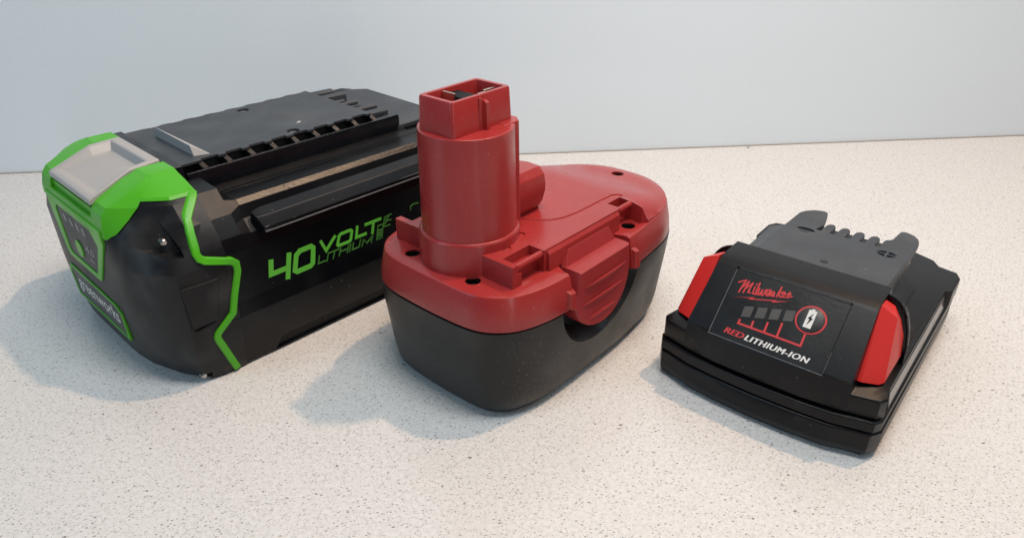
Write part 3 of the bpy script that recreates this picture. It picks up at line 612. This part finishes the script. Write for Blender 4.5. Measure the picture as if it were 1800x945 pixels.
bm_ = lambda u, v_, h: lm(u, v_, h + .058)
print_poly([(.85, 1.96), (.93, 1.96), (.93, 2.01), (1.03, 2.01), (1.03, 1.96), (1.11, 1.96), (1.11, 1.33), (.85, 1.33)], bm_, 'battery_emblem', WHT, M)
print_poly([(1.03, 1.87), (.90, 1.65), (.97, 1.65), (.94, 1.42), (1.06, 1.69), (.99, 1.69)], lambda u, v_, h: lm(u, v_, h + .072), 'battery_emblem', DARK, M, h=.008)
text('RED', pmk, 'lettering', REDP, M, -1.50, -.80, .225, .43, shear=.25, fat=.014)
text('LITHIUM-ION', pmk, 'lettering', WHT, M, -.74, 1.46, .215, .42, shear=.25, fat=.014, space=1.12)
# tongue
tl = [(-2.0, 3.05), (2.60, 3.05), (2.66, 6.1), (2.64, 7.15), (2.54, 7.52), (2.36, 7.76), (2.12, 7.90), (1.93, 7.92), (1.83, 7.80), (1.77, 6.98), (1.72, 6.86), (1.60, 6.76), (1.55, 6.62), (1.55, 6.02)]
for xm in (1.225, .675, .13, -.42):
    tl += [(xm + .15, 6.02), (xm + .18, 6.62), (xm + .12, 6.78), (xm + .02, 6.85), (xm - .08, 6.82), (xm - .16, 6.70), (xm - .18, 6.55), (xm - .20, 6.02)]
tl += [(-.80, 6.02), (-.68, 6.60), (-.88, 7.62), (-.95, 7.82), (-1.08, 7.90), (-1.25, 7.87), (-1.46, 7.78), (-1.72, 7.5), (-1.86, 7.18), (-1.90, 5.7), (-1.95, 4.2)]
tg = prism(tl, 'Z', 4.56, 4.80)
d1 = rrect(-1.50, -.80, 6.02, 6.22, .09); d2 = rrect(1.45, 2.05, 5.50, 5.82, .15)
def ell(cx_, cy_, a, b, n=24): return ngon(cx_, cy_, a, n, b)
bar1 = (-1.6, -.7, 5.70, 5.76); 
tg = boolean(tg, [prism(ell(-1.10, 5.75, .34, .20), 'Z', 4.4, 5), prism(ell(1.92, 5.58, .34, .23), 'Z', 4.4, 5)])
part('tongue', tg, GRYT, M, bev=.03, ang=30)
part('hole_bar', box(-1.45, -.76, 5.62, 5.71, 4.58, 4.79), GRYT, M)
part('hole_bar', box(1.56, 2.28, 5.54, 5.62, 4.58, 4.79), GRYT, M); part('hole_bar', box(1.88, 1.96, 5.36, 5.80, 4.585, 4.795), GRYT, M)
part('tongue_flank', hull([(-1.93, 3.05, 4.76), (-1.88, 5.7, 4.76), (-1.93, 3.05, 4.4), (-1.88, 5.9, 4.4), (-2.44, 3.05, 4.58), (-2.44, 5.6, 4.58), (-2.30, 5.85, 4.56), (-2.44, 3.05, 4.3), (-2.44, 5.7, 4.3)]), GRYT, M, bev=.02)
part('terminal_block', box(-2.2, 2.25, 3.0, 5.72, 2.3, 4.55), BLKS, M, bev=.05)
part('terminal_floor', box(-.75, 1.75, 5.6, 6.62, 2.3, 4.50), GRYT, M, bev=.04)
part('rail_lip', hull([(2.2, 3.2, 3.9), (2.55, 3.2, 3.9), (2.2, 3.2, 4.2), (2.5, 3.2, 4.2), (2.2, 7.2, 3.9), (2.55, 7.2, 3.9), (2.2, 7.2, 4.2), (2.5, 7.2, 4.2)]), BLKS, M, bev=.03)
part('rail_slope', hull([(2.2, 3.2, 2.4), (2.95, 3.2, 2.42), (2.25, 3.2, 3.4), (2.2, 8.2, 2.4), (2.85, 8.2, 2.42), (2.25, 7.8, 3.3)]), GRYT, M, bev=.04)
print_poly(ngon(.35, 3.55, .14, 20, .12), lambda x, y, h: (x, y, 4.80 + h), 'moulded_plug', BLKS, M, h=.006)
# red side buttons
for sg in (1, -1):
    e_ = .16 if sg < 0 else 0
    P = [(2.88, .42, 2.62), (3.50, .80, 2.50), (3.62, 1.0, 2.52), (3.32, 2.02, 4.38), (2.80, 1.80, 4.78), (3.66, 2.6, 2.72), (3.56, 2.68, 3.45), (3.34, 2.7, 4.02), (3.06, 2.66, 4.46), (2.78, 2.50, 4.66), (2.8, .6, 2.6), (2.8, 2.6, 2.7), (2.78, 1.7, 4.6), (3.05, .45, 2.6)]
    part('release_button', hull([(sg * (x + (e_ if x > 3.1 else 0)), y - e_ * .5, z) for x, y, z in P]), REDM, M, bev=.10, seg=3, ang=20)
    bz = [(3.76, 2.66, 2.45), (3.73, 2.72, 3.0), (3.62, 2.80, 3.6), (3.46, 2.84, 4.06), (3.32, 2.84, 4.30), (3.16, 2.82, 4.50), (2.98, 2.78, 4.64), (2.76, 2.70, 4.76)]
    part('button_surround', tube([(sg * x, y, z) for x, y, z in bz], .05, 10), BLKS, M)
    part('button_backing', hull([(sg * x, y, z) for x, y, z in bz] + [(sg * x, y + .35, z) for x, y, z in bz[:5]] + [(sg * 2.8, 2.9, 2.4)]), BLKS, M, bev=.03)

# a tiny crumb at the foot of the wall
cr = part('crumb', hull([(-.14, -.05, 0), (.10, -.09, 0), (.15, .06, 0), (-.06, .09, 0), (-.08, -.02, .10), (.05, .03, .13), (.09, -.02, .07)]), PALE, None)
cr.location = (0.1631, 0.4791, .0001); cr['label'] = 'tiny pale crumb lying on the counter at the foot of the wall'; cr['category'] = 'crumb'
sp_ = part('speck', hull([(6.05, 2.02, 7.5), (6.22, 1.98, 7.5), (6.30, 2.10, 7.5), (6.15, 2.16, 7.5), (6.15, 2.05, 7.54), (6.22, 2.08, 7.54)]), PALE, None)
sp_.location = G.location; sp_.rotation_euler = G.rotation_euler; sp_['label'] = 'pale speck of dirt on the flat top plate of the green nosed battery'; sp_['category'] = 'speck'
